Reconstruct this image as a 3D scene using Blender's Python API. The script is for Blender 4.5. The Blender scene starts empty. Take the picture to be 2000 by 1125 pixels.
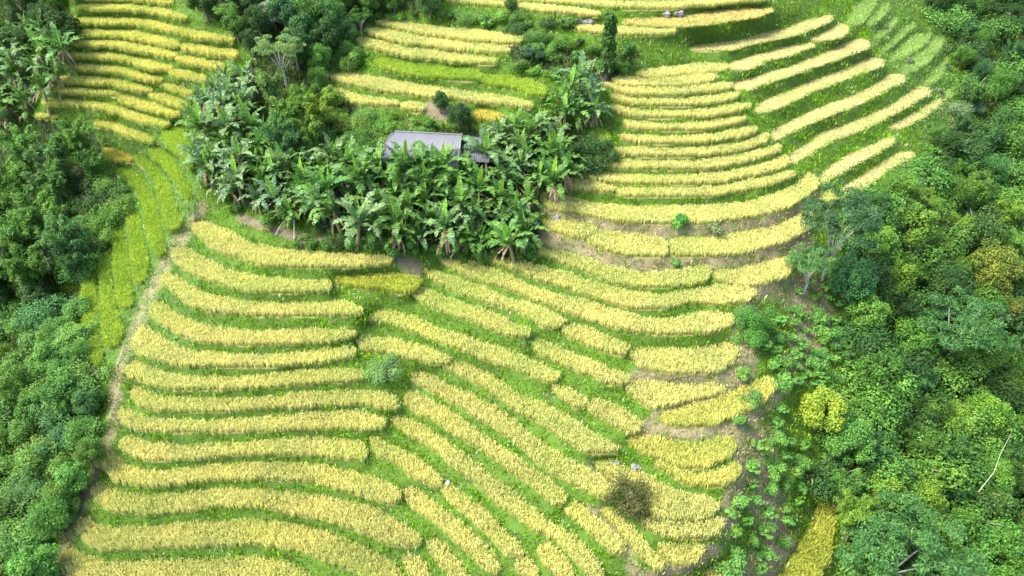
import bpy, math, random
import numpy as np
from mathutils import Vector
random.seed(7); rng = np.random.default_rng(7)
R = math.radians
SC = bpy.context.scene
COL = SC.collection

# ------------------------------------------------------------------ camera, sky, sun, exposure
FPX, CX, CY = 1428.0, 1000.0, 562.5            # focal length in photo pixels, photo centre
PITCH, SLOPE, NDIST = R(36), R(23), 37.0        # camera looks down 36 deg on a slope rising 23 deg
CAMZ = 60.0
cam = bpy.data.cameras.new('camera'); camo = bpy.data.objects.new('camera', cam); COL.objects.link(camo)
camo.location = (0, 0, CAMZ); camo.rotation_euler = (math.pi/2 - PITCH, 0, 0)
cam.sensor_width = 36; cam.lens = 36*FPX/2000; cam.clip_end = 2000; cam.clip_start = 0.5
SC.camera = camo
w = bpy.data.worlds.new('World'); SC.world = w; w.use_nodes = True
SUN_EL, SUN_AZ = R(56), R(-95)
nt = w.node_tree; sky = nt.nodes.new('ShaderNodeTexSky'); sky.sky_type = 'NISHITA'; sky.sun_disc = False
sky.sun_elevation = SUN_EL; sky.sun_rotation = SUN_AZ; sky.air_density = 1.0; sky.dust_density = 3.0
bg = nt.nodes['Background']; nt.links.new(sky.outputs[0], bg.inputs[0]); bg.inputs[1].default_value = 0.15
sd = bpy.data.lights.new('sun', 'SUN'); sd.energy = 2.35; sd.angle = R(16); sd.color = (1.0, 0.95, 0.86)
so = bpy.data.objects.new('sun', sd); COL.objects.link(so)
sdir = Vector((math.sin(SUN_AZ)*math.cos(SUN_EL), math.cos(SUN_AZ)*math.cos(SUN_EL), math.sin(SUN_EL)))
so.rotation_euler = sdir.to_track_quat('Z', 'Y').to_euler()
SC.view_settings.view_transform = 'Standard'; SC.view_settings.look = 'None'
SC.view_settings.gamma = 1; SC.view_settings.exposure = 1.83
SC.render.resolution_x = 1024; SC.render.resolution_y = 576
SC.cycles.max_bounces = 6; SC.cycles.diffuse_bounces = 3; SC.cycles.transmission_bounces = 3; SC.cycles.transparent_max_bounces = 4

cp, sp = math.cos(PITCH), math.sin(PITCH)
def rays(u, v):
    """unnormalised world ray for a photo pixel"""
    a = (np.asarray(u, float)-CX)/FPX; b = (CY-np.asarray(v, float))/FPX
    return a, cp + b*sp, -sp + b*cp
def proj(P):
    x, y, z = P[0], P[1], P[2]-CAMZ
    d = y*cp - z*sp; up = y*sp + z*cp
    return CX + FPX*x/d, CY - FPX*up/d
def at_height(u, v, z):
    dx, dy, dz = rays(u, v); t = (z-CAMZ)/np.minimum(dz, -0.02)
    return dx*t, dy*t, z

# ------------------------------------------------------------------ the terraces, traced as (x, top, bottom)
# blocks: L upper left, M above the house, R curved right, S cut straw right, G lime left flank, B lower left, C centre, D lower right
FIELDS = []
def F(block, pts, col='gold', mode='x'): FIELDS.append((block, pts, col, mode))
F('L',[(165,-6,2),(250,-4,2),(300,0,7),(340,4,12)]); F('L',[(153,11,19),(200,9,22),(250,10,23),(300,16,27),(330,23,34),(366,35,42)])
F('L',[(140,40,47),(170,35,48),(230,35,48),(270,37,51),(300,41,56),(350,55,69),(400,66,78),(458,76,85)])
F('L',[(141,62,70),(180,59,72),(225,60,73),(250,61,76),(300,70,86),(350,84,97)]); F('L',[(355,86,98),(400,92,107),(440,97,112),(465,100,116)])
F('L',[(141,82,90),(180,79,92),(225,81,94),(250,83,99),(300,93,108),(347,105,117)]); F('L',[(344,111,119),(370,112,127),(400,118,134),(437,124,138)])
F('L',[(138,107,114),(170,103,115),(225,105,118),(250,109,124),(300,122,138),(338,131,141)]); F('L',[(332,138,148),(362,139,156),(403,151,163)])
F('L',[(134,130,137),(175,126,139),(225,130,143),(250,135,150),(280,143,158),(318,152,163)]); F('L',[(314,164,170),(345,167,182),(375,180,190)])
F('L',[(120,152,163),(160,150,164),(200,151,166),(225,155,169),(250,160,175),(299,173,184)]); F('L',[(292,183,190),(325,185,203),(367,200,215)])
F('L',[(98,173,180),(150,171,184),(200,174,187),(233,178,189)]); F('L',[(231,186,198),(250,187,204),(300,203,221),(352,218,231)])
F('L',[(86,197,207),(125,193,208),(175,197,211),(225,205,223),(275,221,241),(335,242,252)])
F('L',[(187,237,248),(212,236,253),(250,249,267),(302,267,283)]); F('L',[(73,225,232),(100,223,234),(115,227,233)])
F('L',[(204,286,308),(225,290,315),(262,308,319)],'amber')
Y='y'
F('G',[(245,330,350),(262,318,378),(280,322,382),(310,350,386),(332,365,385)],'lime',Y)
F('G',[(290,288,318),(310,295,345),(330,320,352),(345,332,362),(360,344,370),(378,352,376),(394,358,376)],'lime',Y)
F('G',[(306,262,275),(320,268,305),(340,290,322),(360,304,332),(380,308,340),(400,312,347),(420,318,350),(440,318,358),(454,322,352)],'lime',Y)
F('G',[(328,228,262),(345,228,275),(360,250,290),(380,268,300),(400,276,308),(420,282,314),(450,285,318),(475,292,322),(495,300,325),(504,305,322)],'lime',Y)
F('G',[(410,243,270),(430,245,277),(460,250,284),(490,256,290),(520,257,294),(545,259,290),(556,264,284)],'lime',Y)
F('G',[(445,222,240),(470,221,248),(500,221,254),(530,222,256),(560,226,260),(590,230,262),(605,235,258)],'lime',Y)
F('G',[(475,193,215),(500,192,218),(530,194,219),(560,196,223),(600,196,230),(620,198,236),(640,199,242),(660,201,240),(683,208,228)],'lime',Y)
F('G',[(510,160,190),(540,160,191),(570,162,192),(600,162,193),(640,165,195),(670,168,198),(700,175,203),(716,184,200)],'lime',Y)
F('G',[(185,343,352),(200,341,358),(222,350,362)],'lime')
F('M',[(733,38,46),(775,41,57),(825,51,68),(875,57,75),(925,61,81),(1000,70,87),(1020,73,86)])
F('M',[(717,58,67),(750,60,76),(800,70,87),(850,77,93),(900,82,99),(950,88,104),(995,96,107)])
F('M',[(696,76,84),(712,75,92),(750,84,102),(800,97,113),(850,102,119),(900,107,124),(950,113,127),(971,119,125)])
F('M',[(733,118,127),(750,115,136),(800,124,147),(850,130,153),(900,133,158),(942,142,158)],'lime')
F('M',[(937,152,162),(962,148,168),(1000,151,174),(1035,160,186),(1068,170,190)],'lime')
F('M',[(634,143,151),(655,135,157),(687,144,167),(725,152,176),(775,159,182),(825,168,189),(875,175,194),(925,184,200),(1000,193,208),(1040,203,213)])
F('M',[(640,170,182),(662,174,197),(700,187,203),(750,196,208),(778,201,209)]); F('M',[(783,204,212),(805,201,220),(831,206,215)])
F('M',[(925,218,232),(940,215,235),(985,225,243)],'amber'); F('M',[(1152,255,275),(1170,254,280),(1190,258,282)],'lime')
F('R',[(1000,-6,3),(1075,-2,6),(1150,2,12),(1200,5,17),(1250,6,19),(1300,5,19),(1350,2,15),(1400,-2,10),(1500,-8,1)])
F('R',[(872,1,5),(920,1,9),(990,6,14),(1010,9,18),(1075,13,25),(1125,19,29),(1172,27,34)])
F('R',[(1124,49,58),(1165,52,66),(1205,55,68),(1250,56,71),(1290,58,70),(1318,61,66)])
F('R',[(1243,140,152),(1275,137,155),(1325,131,149),(1375,126,144),(1420,125,139)])
F('R',[(1197,155,164),(1225,152,170),(1262,157,172),(1300,151,172),(1350,147,168),(1400,146,156)])
F('R',[(1180,165,172),(1200,167,177),(1225,170,184),(1275,174,188),(1325,173,186),(1375,168,182),(1430,163,174)])
F('R',[(1192,185,196),(1225,190,203),(1275,196,208),(1325,196,208),(1375,191,205),(1425,183,196),(1443,183,188)])
F('R',[(1193,206,214),(1225,211,226),(1275,218,231),(1325,219,231),(1375,216,229),(1425,208,222),(1465,202,212)])
F('R',[(1218,238,248),(1250,241,254),(1300,245,256),(1350,243,256),(1400,237,250),(1455,229,238)])
F('R',[(1212,264,274),(1250,266,280),(1300,268,282),(1350,268,281),(1400,262,276),(1450,253,268),(1477,249,258)])
F('R',[(1196,290,302),(1250,290,306),(1300,292,307),(1350,291,306),(1400,288,302),(1450,279,293),(1500,260,277)])
F('R',[(1172,315,325),(1200,313,330),(1250,316,331),(1300,317,332),(1375,314,330),(1425,306,324),(1475,296,312),(1525,284,296)])
F('R',[(1115,333,343),(1150,336,351),(1200,341,358),(1250,344,360),(1300,345,361),(1375,342,360),(1450,331,348),(1500,318,337),(1540,304,325)])
F('R',[(1103,350,362),(1125,351,369),(1160,357,375),(1200,367,377)])
F('R',[(1203,372,381),(1250,370,385),(1300,370,385),(1375,369,384),(1425,362,377),(1475,352,368),(1500,346,362),(1550,334,346)])
F('R',[(1055,378,398),(1075,380,410),(1125,390,417),(1175,400,428),(1250,405,437),(1300,404,438),(1375,402,436),(1425,400,430),(1500,385,418),(1550,363,400),(1582,342,380),(1597,350,370)])
F('R',[(1595,385,412),(1620,372,400),(1635,375,392)])
F('R',[(1060,424,446),(1100,431,458),(1125,433,468),(1165,442,456)]); F('R',[(1145,464,476),(1175,455,486),(1212,455,497),(1250,460,502),(1303,468,502)])
F('R',[(1307,467,498),(1350,467,502),(1400,465,500),(1450,455,496),(1500,446,482),(1550,427,465),(1590,412,442)])
F('R',[(1053,490,498),(1100,493,514),(1150,507,534),(1200,525,553),(1250,533,562),(1300,532,562),(1350,524,556),(1386,518,548)])
F('R',[(1390,530,548),(1420,530,556),(1460,522,560),(1500,511,552),(1545,500,540)])
F('S',[(1216,38,45),(1250,35,49),(1300,34,51),(1337,30,52),(1375,23,48),(1425,17,41),(1475,15,33),(1510,16,22)],'pale')
F('S',[(1345,91,97),(1375,87,99),(1425,82,95),(1462,74,87),(1500,63,77),(1550,50,68),(1587,38,54),(1625,29,38)],'straw')
F('S',[(1582,74,79),(1610,62,78),(1640,48,72),(1657,52,60)],'straw'); F('S',[(1422,125,137),(1462,112,133),(1500,101,116),(1537,91,107),(1590,84,88)],'straw')
F('S',[(1432,163,177),(1462,155,172),(1500,143,160),(1550,128,143),(1600,108,126),(1650,86,108),(1675,76,100),(1698,80,92)],'straw')
F('S',[(1470,212,221),(1500,194,215),(1550,174,194),(1600,153,171),(1650,135,153),(1700,114,134),(1724,116,126)],'straw')
F('S',[(1504,258,274),(1550,236,254),(1600,212,230),(1650,194,212),(1700,172,190),(1740,146,168),(1766,148,158)],'straw')
F('S',[(1542,302,322),(1575,282,302),(1600,264,285),(1650,245,263),(1700,225,243),(1750,200,218),(1800,170,190),(1815,172,183)],'straw')
F('S',[(1732,247,251),(1755,238,250),(1775,226,240),(1810,206,220),(1840,190,199)],'straw')
F('S',[(1600,343,358),(1650,307,330),(1700,285,302),(1735,270,282),(1747,268,276)],'straw'); F('S',[(1640,372,390),(1675,347,372),(1725,317,337),(1762,297,316),(1785,298,308)],'straw')
F('P',[(1718,100,106),(1745,70,86),(1770,50,62),(1785,44,50)],'mint'); F('P',[(1732,116,124),(1760,88,112),(1795,62,92),(1818,50,74)],'mint')
F('P',[(1762,130,142),(1790,104,134),(1820,78,112),(1842,68,86)],'mint'); F('P',[(1806,158,166),(1830,128,156),(1850,104,124)],'mint')
F('P',[(1705,72,80),(1730,48,66),(1752,30,44)],'mint'); F('P',[(1690,44,52),(1715,20,38),(1735,2,18)],'mint'); F('P',[(1838,188,194),(1860,166,186),(1872,150,164)],'mint')
F('P',[(1655,30,52),(1680,2,44),(1712,-12,8)],'mint')
F('C',[(937,497,503),(1000,507,527),(1050,519,546),(1100,533,561),(1150,548,577),(1200,563,594),(1250,573,604),(1290,577,604),(1350,567,592),(1400,560,594),(1450,560,592),(1474,570,580)])
F('C',[(858,507,513),(900,510,535),(950,521,553),(1000,541,568),(1050,565,588),(1100,579,607),(1150,589,625),(1200,606,640),(1250,620,650),(1300,626,654),(1350,614,654),(1400,613,647),(1434,618,636)])
F('C',[(830,529,537),(860,534,555),(900,547,575),(950,565,592),(1000,587,607),(1037,595,625),(1075,609,642),(1104,626,634)])
F('C',[(805,569,579),(825,565,593),(875,583,612),(925,600,630),(975,618,648),(1000,633,657),(1036,645,659)]); F('C',[(1097,638,650),(1125,637,666),(1175,653,684),(1218,672,695),(1228,678,686)])
F('D',[(1230,684,698),(1250,682,716),(1300,683,728),(1350,684,731),(1400,676,727),(1428,672,708),(1440,682,700)])
F('C',[(715,617,627),(750,608,631),(800,618,645),(850,638,667),(900,656,684),(950,671,704),(1000,689,719),(1050,710,740),(1075,721,748),(1092,733,740)])
F('C',[(1038,664,680),(1062,667,697),(1100,685,714),(1150,703,733),(1190,722,752),(1235,734,746)])
F('D',[(1221,750,764),(1250,744,784),(1275,747,800),(1300,750,796),(1350,753,782),(1400,752,772),(1414,758,766)])
F('D',[(1287,814,822),(1325,797,832),(1375,784,834),(1425,768,818),(1475,745,795),(1500,740,778),(1513,748,762)],'lemon')
F('C',[(1076,754,760),(1100,757,780),(1125,768,798),(1150,780,795)]); F('C',[(1144,790,802),(1165,782,812),(1200,793,835),(1235,812,848),(1254,826,836)])
F('C',[(696,660,670),(715,661,685),(750,662,690),(800,672,700),(850,685,713),(880,698,710)])
F('C',[(867,715,723),(890,709,730),(950,728,760),(1000,763,796),(1050,785,825),(1100,808,857),(1150,845,886),(1190,866,886),(1206,876,886)])
F('C',[(802,732,742),(825,727,755),(875,752,783),(925,774,812),(1000,818,860),(1050,858,905),(1100,892,938),(1150,918,962),(1185,942,974),(1198,956,968)])
F('C',[(788,772,785),(812,767,805),(850,790,824),(875,800,840),(925,838,870),(975,872,903),(1000,890,925),(1050,922,958),(1085,950,988),(1105,970,988)])
F('C',[(765,815,827),(800,820,852),(837,840,872),(875,865,902),(925,903,943),(975,943,985),(1000,962,1004),(1040,995,1034),(1075,1025,1047),(1100,1037,1072),(1125,1053,1098),(1150,1080,1128),(1175,1105,1150)])
F('C',[(722,853,866),(740,858,893),(775,876,905),(800,888,930),(835,910,945),(862,930,955)]); F('C',[(862,948,962),(887,955,990),(925,982,1020),(960,1010,1052),(990,1045,1085),(1022,1070,1092)])
F('C',[(789,955,970),(812,958,998),(850,985,1022),(900,1022,1068),(950,1065,1112),(975,1095,1128)]); F('C',[(836,1055,1080),(855,1053,1098),(880,1080,1130),(915,1115,1160)])
F('C',[(786,1086,1096),(805,1084,1125),(840,1108,1160)]); F('C',[(1005,1098,1112),(1030,1092,1130),(1050,1102,1150)])
F('C',[(1050,1068,1082),(1070,1062,1110),(1100,1084,1138),(1122,1110,1160)]); F('C',[(1103,988,1003),(1125,985,1018),(1150,1000,1040),(1187,1030,1075),(1212,1056,1082),(1220,1062,1074)])
F('D',[(1172,990,1002),(1195,995,1022),(1225,1022,1060),(1250,1048,1088),(1275,1078,1108),(1297,1103,1119)])
F('D',[(1160,902,912),(1190,897,940),(1220,915,955),(1250,922,975),(1275,937,1010),(1312,955,1018),(1350,966,1016),(1385,974,1012),(1403,978,1000)])
F('D',[(1251,1012,1022),(1275,1018,1040),(1325,1021,1052),(1375,1018,1053),(1408,1017,1036),(1416,1020,1028)]); F('D',[(1282,1062,1075),(1300,1062,1098),(1337,1064,1106),(1360,1064,1095),(1377,1068,1080)])
F('D',[(1370,1118,1128),(1400,1102,1140),(1430,1094,1150),(1443,1098,1150)],'lemon')
F('D',[(1225,855,870),(1250,850,884),(1287,858,896),(1325,866,910),(1375,867,915),(1400,858,905),(1430,856,890),(1437,865,880)],'lemon')
F('D',[(1278,903,912),(1312,910,930),(1350,926,948),(1400,920,952),(1430,906,940),(1446,912,928)],'lemon')
F('D',[(980,1594,1612),(1000,1590,1625),(1030,1580,1628),(1060,1560,1625),(1090,1545,1620),(1120,1525,1605),(1160,1505,1600)],'olive',Y)
F('B',[(376,438,452),(395,431,470),(425,442,490),(450,452,499),(500,479,517),(575,490,522),(650,497,524),(725,500,521),(768,503,514)])
F('B',[(335,493,508),(360,483,525),(400,505,545),(450,528,560),(500,540,572),(575,548,573),(648,550,568)]); F('B',[(652,541,557),(700,536,562),(750,534,568),(790,538,575),(822,545,562)],'olive')
F('B',[(313,540,552),(330,533,562),(375,560,600),(425,580,610),(500,592,617),(600,594,618),(675,591,617),(710,602,614)])
F('B',[(293,600,616),(312,590,630),(350,614,655),(400,636,669),(500,649,675),(575,646,672),(650,644,667),(695,648,658)])
F('B',[(258,668,682),(280,638,696),(325,664,708),(375,686,716),(500,694,718),(600,688,710),(675,680,702),(695,681,698)])
F('B',[(246,718,736),(262,707,740),(300,720,754),(350,734,762),(425,738,762),(500,736,758),(600,723,750),(675,722,746),(712,726,740)])
F('B',[(257,762,778),(270,755,790),(300,770,800),(350,778,803),(425,779,805),(500,779,799),(600,768,795),(700,765,790),(750,768,798),(779,783,800)])
F('B',[(231,802,814),(245,797,830),(275,812,840),(325,820,845),(400,823,845),(500,818,843),(600,808,838),(700,805,838),(753,818,838)])
F('B',[(236,863,872),(257,854,890),(300,868,900),(350,870,899),(500,864,888),(600,856,889),(650,859,893),(718,867,901)])
F('B',[(203,895,915),(218,885,935),(250,910,947),(312,922,950),(400,911,940),(500,905,936),(600,908,940),(675,920,960),(725,932,975),(770,950,985),(784,962,978)])
F('B',[(182,956,972),(200,942,988),(225,958,1000),(275,966,1003),(350,965,1000),(425,956,990),(500,958,990),(575,965,1005),(650,975,1020),(725,990,1048),(775,1020,1068),(823,1050,1068)])
F('B',[(153,1020,1045),(170,1012,1060),(200,1030,1073),(300,1030,1070),(400,1021,1067),(500,1018,1063),(575,1026,1075),(650,1045,1100),(725,1076,1135),(785,1110,1160)])
F('B',[(116,1080,1110),(137,1066,1130),(175,1090,1165),(225,1100,1170),(300,1098,1170),(400,1095,1170),(500,1092,1170),(560,1102,1170),(610,1118,1170)])

RICE_H = 0.37
FIELDS = [(b, p, 'yellow' if b == 'L' and c == 'gold' else c, m) for b, p, c, m in FIELDS]
HT = {'gold':RICE_H,'yellow':RICE_H,'amber':.36,'lime':.34,'lemon':.37,'olive':.4,'pale':.14,'straw':.10,'mint':.2}
def hermite(xs, ys, xq):
    xs = np.asarray(xs, float); ys = np.asarray(ys, float)
    d = np.diff(ys)/np.diff(xs); m = np.empty_like(ys); m[0] = d[0]; m[-1] = d[-1]
    m[1:-1] = np.where(d[:-1]*d[1:] > 0, 2*d[:-1]*d[1:]/(d[:-1]+d[1:]+1e-9*np.sign(d[:-1])), (d[:-1]+d[1:])*.25)
    i = np.clip(np.searchsorted(xs, xq)-1, 0, len(xs)-2); h = xs[i+1]-xs[i]; t = np.clip((xq-xs[i])/h, 0, 1)
    return ((2*t**3-3*t**2+1)*ys[i] + (t**3-2*t**2+t)*h*m[i] + (-2*t**3+3*t**2)*ys[i+1] + (t**3-t**2)*h*m[i+1])
def strip_edges(f, q):
    """inner and outer edge of a field at coordinate q, ends rounded"""
    pts = f[1]; xs = [p[0] for p in pts]
    a = hermite(xs, [p[1] for p in pts], q); b = hermite(xs, [p[2] for p in pts], q)
    mid = (a+b)/2; hw = (b-a)/2
    e = np.minimum(q-xs[0], xs[-1]-q); rr = np.maximum(hw*.8, 3)
    k = np.sqrt(np.clip(1-(1-np.clip(e/rr, 0, 1))**2, 0, 1)); k = np.where(e < 0, 0, k)
    wb = float(xs[0]); na = .8*np.sin(q*.083+wb)+.5*np.sin(q*.21+wb*2)+.5*np.sin(q*.47+wb); nb_ = .8*np.sin(q*.071+wb*3)+.5*np.sin(q*.19+wb)+.5*np.sin(q*.43+wb*5)
    s_ = np.clip(hw/9, .25, 1); wd = 2.0 if f[2] in ('straw', 'mint') else .8
    return mid-(hw+wd)*k+na*s_, mid+(hw+wd)*k+nb_*s_
def inside(f, u, v, ground=False):
    """is pixel (u, v) in the field? ground=True: where the plants stand, not where they show"""
    q, p = (u, v) if f[3] == 'x' else (v, u)
    xs = f[1]; ok = (q >= xs[0][0]) & (q <= xs[-1][0])
    a, b = strip_edges(f, q)
    if ground:
        D = NDIST/np.sin(SLOPE + PITCH - np.arctan((CY-v)/FPX)); D = np.maximum(D, 20)
        sh = HT[f[2]]*FPX*np.cos(PITCH-np.arctan((CY-v)/FPX))/D
        if f[3] == 'x':
            a = a + np.minimum(sh*.5, (b-a)*.4); b = b + 1.5
        else:
            a = a + 2.2; b = b - 2.2
    return ok & (p >= a) & (p <= b)

# ------------------------------------------------------------------ relief: every field is level, the banks between carry the rise
def spaced(lo, hi, step, out_lo, out_hi, n):
    g = np.arange(lo, hi+step/2, step)
    a = lo - (lo-out_lo)*(np.linspace(1, 0, n, endpoint=False)**1.8); b = hi + (out_hi-hi)*(np.linspace(0, 1, n+1)[1:]**1.8)
    return np.concatenate([a, g, b])
GU = spaced(-60, 2060, 4, -1700, 3700, 34); GV = spaced(-40, 1180, 3, -400, 1900, 26)
UU, VV = np.meshgrid(GU, GV)
def edge(v, tab): return np.interp(v, [t[0] for t in tab], [t[1] for t in tab])
uL = edge(VV, [(-100,120),(100,170),(220,260),(300,370),(450,380),(560,320),(700,250),(1125,120)])
uR = edge(VV, [(-100,1450),(100,1400),(300,1450),(450,1500),(600,1450),(800,1450),(1125,1400)])
dl = np.maximum(0, uL-UU); dr = np.maximum(0, UU-uR)
drop = 7*(1-np.exp(-dl*.022/7)) + 9*(1-np.exp(-dr*(.014+.006*np.clip((dr-250)/300, 0, 1))/9))
drop += -1.6*np.exp(-((UU-1150)/260)**2 - ((VV-1050)/260)**2)
dx, dy, dz = rays(UU, VV)
# plane z = z0 + tan(SLOPE)*y with distance NDIST from the camera
z0 = CAMZ - NDIST/math.cos(SLOPE)
t = (CAMZ - z0)/np.maximum(math.tan(SLOPE)*dy - dz, 1e-3)
ZP = CAMZ + dz*t - drop
LAB = np.full(UU.shape, -1, int)
for i, f in enumerate(FIELDS): LAB[inside(f, UU, VV, True)] = i
def solve():
    H, W = UU.shape; n = H*W
    ids = np.arange(n).reshape(H, W); lab = LAB
    m = np.where(lab >= 0, n + lab, ids)
    uniq, m = np.unique(m, return_inverse=True); m = m.reshape(H, W); N = len(uniq)
    # share of the vertical run taken by level fields near each pixel -> banks are that much steeper
    occ = (lab >= 0).astype(float)
    du = np.diff(GU)[None, :]; dv = np.diff(GV)[:, None]
    cs = np.cumsum(occ, 0); k = 14; loc = np.zeros_like(occ)
    lo = np.clip(np.arange(H)-k, 0, H-1); hi = np.clip(np.arange(H)+k, 0, H-1)
    loc = (cs[hi]-cs[lo])/np.maximum(1, hi-lo)[:, None]
    kap = np.clip(1/(1-.85*np.clip(loc, 0, .7)), 1, 2.3)
    D = NDIST/np.sin(np.clip(SLOPE+PITCH-np.arctan((CY-VV)/FPX), .2, 1.6)); wall = D/FPX/np.maximum(.25, np.cos(PITCH-np.arctan((CY-VV)/FPX)))
    gv = np.diff(ZP, axis=0)*(kap[1:]); lim = .8*wall[1:]*dv; gv = np.clip(gv, -lim, lim*.3)
    gu = np.diff(ZP, axis=1)*kap[:, 1:]
    wv = 3/dv*np.ones_like(gv); wu = .5*4/du*np.ones_like(gu)
    ev0, ev1 = m[:-1].ravel(), m[1:].ravel(); eu0, eu1 = m[:, :-1].ravel(), m[:, 1:].ravel()
    e0 = np.concatenate([ev0, eu0]); e1 = np.concatenate([ev1, eu1])
    ww = np.concatenate([wv.ravel(), wu.ravel()]); gg = np.concatenate([gv.ravel(), gu.ravel()])
    keep = e0 != e1; e0, e1, ww, gg = e0[keep], e1[keep], ww[keep], gg[keep]
    frame = (UU > -60) & (UU < 2060) & (VV > -40) & (VV < 1180)
    eps = np.where(frame, 2e-4, 5e-2); eps[occ > 0] = 6e-4
    ew = np.bincount(m.ravel(), eps.ravel(), N); eb = np.bincount(m.ravel(), (eps*ZP).ravel(), N)
    diag = ew + np.bincount(e0, ww, N) + np.bincount(e1, ww, N)
    b = eb + np.bincount(e1, ww*gg, N) - np.bincount(e0, ww*gg, N)
    def A(x):
        d = ww*(x[e1]-x[e0]); return ew*x + np.bincount(e1, d, N) - np.bincount(e0, d, N)
    x = np.bincount(m.ravel(), ZP.ravel(), N)/np.bincount(m.ravel(), minlength=N)
    r = b - A(x); z = r/diag; p = z.copy(); rz = r@z
    for it in range(420):
        Ap = A(p); al = rz/(p@Ap); x += al*p; r -= al*Ap; z = r/diag; rn = r@z
        if rn < 1e-7: break
        p = z + rn/rz*p; rz = rn
    print('relief solved', it, float(rz))
    return x[m]
ZG = solve()
def gridval(A, u, v):
    u = np.asarray(u, float); v = np.asarray(v, float)
    fu = np.interp(u, GU, np.arange(len(GU))); fv = np.interp(v, GV, np.arange(len(GV)))
    iu = np.clip(fu.astype(int), 0, len(GU)-2); iv = np.clip(fv.astype(int), 0, len(GV)-2); a = fu-iu; b = fv-iv
    return (A[iv, iu]*(1-a)+A[iv, iu+1]*a)*(1-b) + (A[iv+1, iu]*(1-a)+A[iv+1, iu+1]*a)*b
def ground(u, v):
    z = gridval(ZG, u, v); x, y, _ = at_height(u, v, z); return np.stack([x, y, z*np.ones_like(x)], -1)
GX, GY, _ = at_height(UU, VV, ZG)
bad = np.mean((np.diff(GY, axis=0) > 0)[20:-20, 30:-30]); print('overhang share', bad)
def cellarea(u, v):
    p = ground(u, v); a = ground(np.asarray(u)+4, v)-p; b = ground(u, np.asarray(v)+4)-p
    return np.linalg.norm(np.cross(a, b), axis=-1)/16.

# masks in ground cover: dry straw banks and bare earth, woodland floor, fields
def segdist(u, v, line):
    d = np.full(np.shape(u), 1e9)
    for (x0, y0), (x1, y1) in zip(line[:-1], line[1:]):
        L2 = (x1-x0)**2+(y1-y0)**2; tt = np.clip(((u-x0)*(x1-x0)+(v-y0)*(y1-y0))/L2, 0, 1)
        d = np.minimum(d, np.hypot(u-x0-tt*(x1-x0), v-y0-tt*(y1-y0)))
    return d
PATH = [(395,405),(372,440),(330,500),(290,580),(258,665),(228,740),(216,850),(190,920),(140,1020),(108,1160)]
DRY = [([(1050,402),(1120,424),(1200,442),(1300,450),(1400,443),(1500,432),(1590,392)],15),
       ([(1065,460),(1120,478),(1200,508),(1290,517),(1400,514),(1500,497),(1570,470)],17),
       ([(1245,736),(1330,744),(1430,735),(1465,700),(1440,650),(1462,600)],13),([(1265,830),(1285,805),(1330,792),(1410,774),(1470,728)],9),
       ([(1260,838),(1350,845),(1440,840),(1490,795),(1520,765)],14),([(1448,860),(1450,930),(1425,980),(1425,1040)],14),
       ([(1150,995),(1180,1002),(1222,1070),(1245,1135)],11),([(1390,1075),(1320,1116),(1270,1130)],14),([(1480,572),(1530,560),(1580,540)],14),
       ([(1150,905),(1165,930),(1195,950)],5),([(1540,590),(1570,640),(1600,700)],14),([(1590,560),(1620,640)],16),([(1475,860),(1490,960),(1520,1060),(1470,1140)],30), ([(1560,560),(1580,640),(1560,700)],26)]
EARTH = [([(470,425),(520,445),(570,460),(632,470)],6),([(790,508),(812,530)],12),([(838,212),(865,222)],12),([(1180,135),(1180,165)],6)]
def drymask(u, v):
    m = np.zeros(np.shape(u))
    m = np.maximum(m, np.clip(1.5-segdist(u, v, PATH)/12, 0, 1)*.95)
    for l, wd in DRY: m = np.maximum(m, np.clip(1.6-segdist(u, v, l)/wd, 0, 1))
    return m*np.clip(.95+.45*np.sin(u*.09+np.sin(v*.11)*2)*np.sin(v*.1+u*.03), .2, 1)
def earthmask(u, v):
    m = np.zeros(np.shape(u))
    for l, wd in EARTH: m = np.maximum(m, np.clip(1.8-segdist(u, v, l)/wd, 0, 1))
    return m
def poly_in(u, v, P):
    c = np.zeros(np.shape(u), bool)
    for (x0, y0), (x1, y1) in zip(P, P[1:]+P[:1]):
        if y0 == y1: continue
        c ^= ((y0 > v) != (y1 > v)) & (u < (x1-x0)*(v-y0)/(y1-y0)+x0)
    return c
WOOD = {
 'upper_left': [(-160,-60),(148,-60),(128,20),(125,90),(112,140),(80,180),(45,235),(-160,260)],
 'left_bamboo': [(-160,262),(50,225),(180,255),(205,300),(190,350),(150,420),(140,520),(110,600),(-160,600)],
 'left_gap': [(150,350),(235,340),(235,400),(190,470),(150,520)],
 'left_scrub': [(-160,600),(110,590),(155,560),(158,690),(190,735),(185,860),(140,970),(85,1070),(50,1240),(-160,1240)],
 'top': [(345,-60),(860,-60),(865,15),(740,30),(690,70),(640,130),(610,150),(500,130),(478,70),(385,20)],
 'grove': [(380,190),(480,130),(560,110),(650,170),(740,235),(940,255),(1010,250),(1100,230),(1180,290),(1100,350),(1050,380),(1060,450),(1030,490),(900,485),(700,470),(640,440),(480,400),(400,370)],
 'mid': [(985,85),(1060,60),(1130,95),(1240,110),(1250,130),(1180,165),(1100,150),(1000,120)],
 'right': [(1800,-60),(2160,-60),(2160,1240),(1700,1240),(1690,1010),(1640,960),(1640,850),(1700,760),(1690,600),(1650,540),(1670,450),(1740,375),(1830,310),(1890,210),(1885,120),(1850,40)]}
def woodmask(u, v):
    m = np.zeros(np.shape(u), bool)
    for P in WOOD.values(): m |= poly_in(u, v, P)
    m |= (u < -160) | (u > 2160) | (v < -120)
    return m

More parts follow.
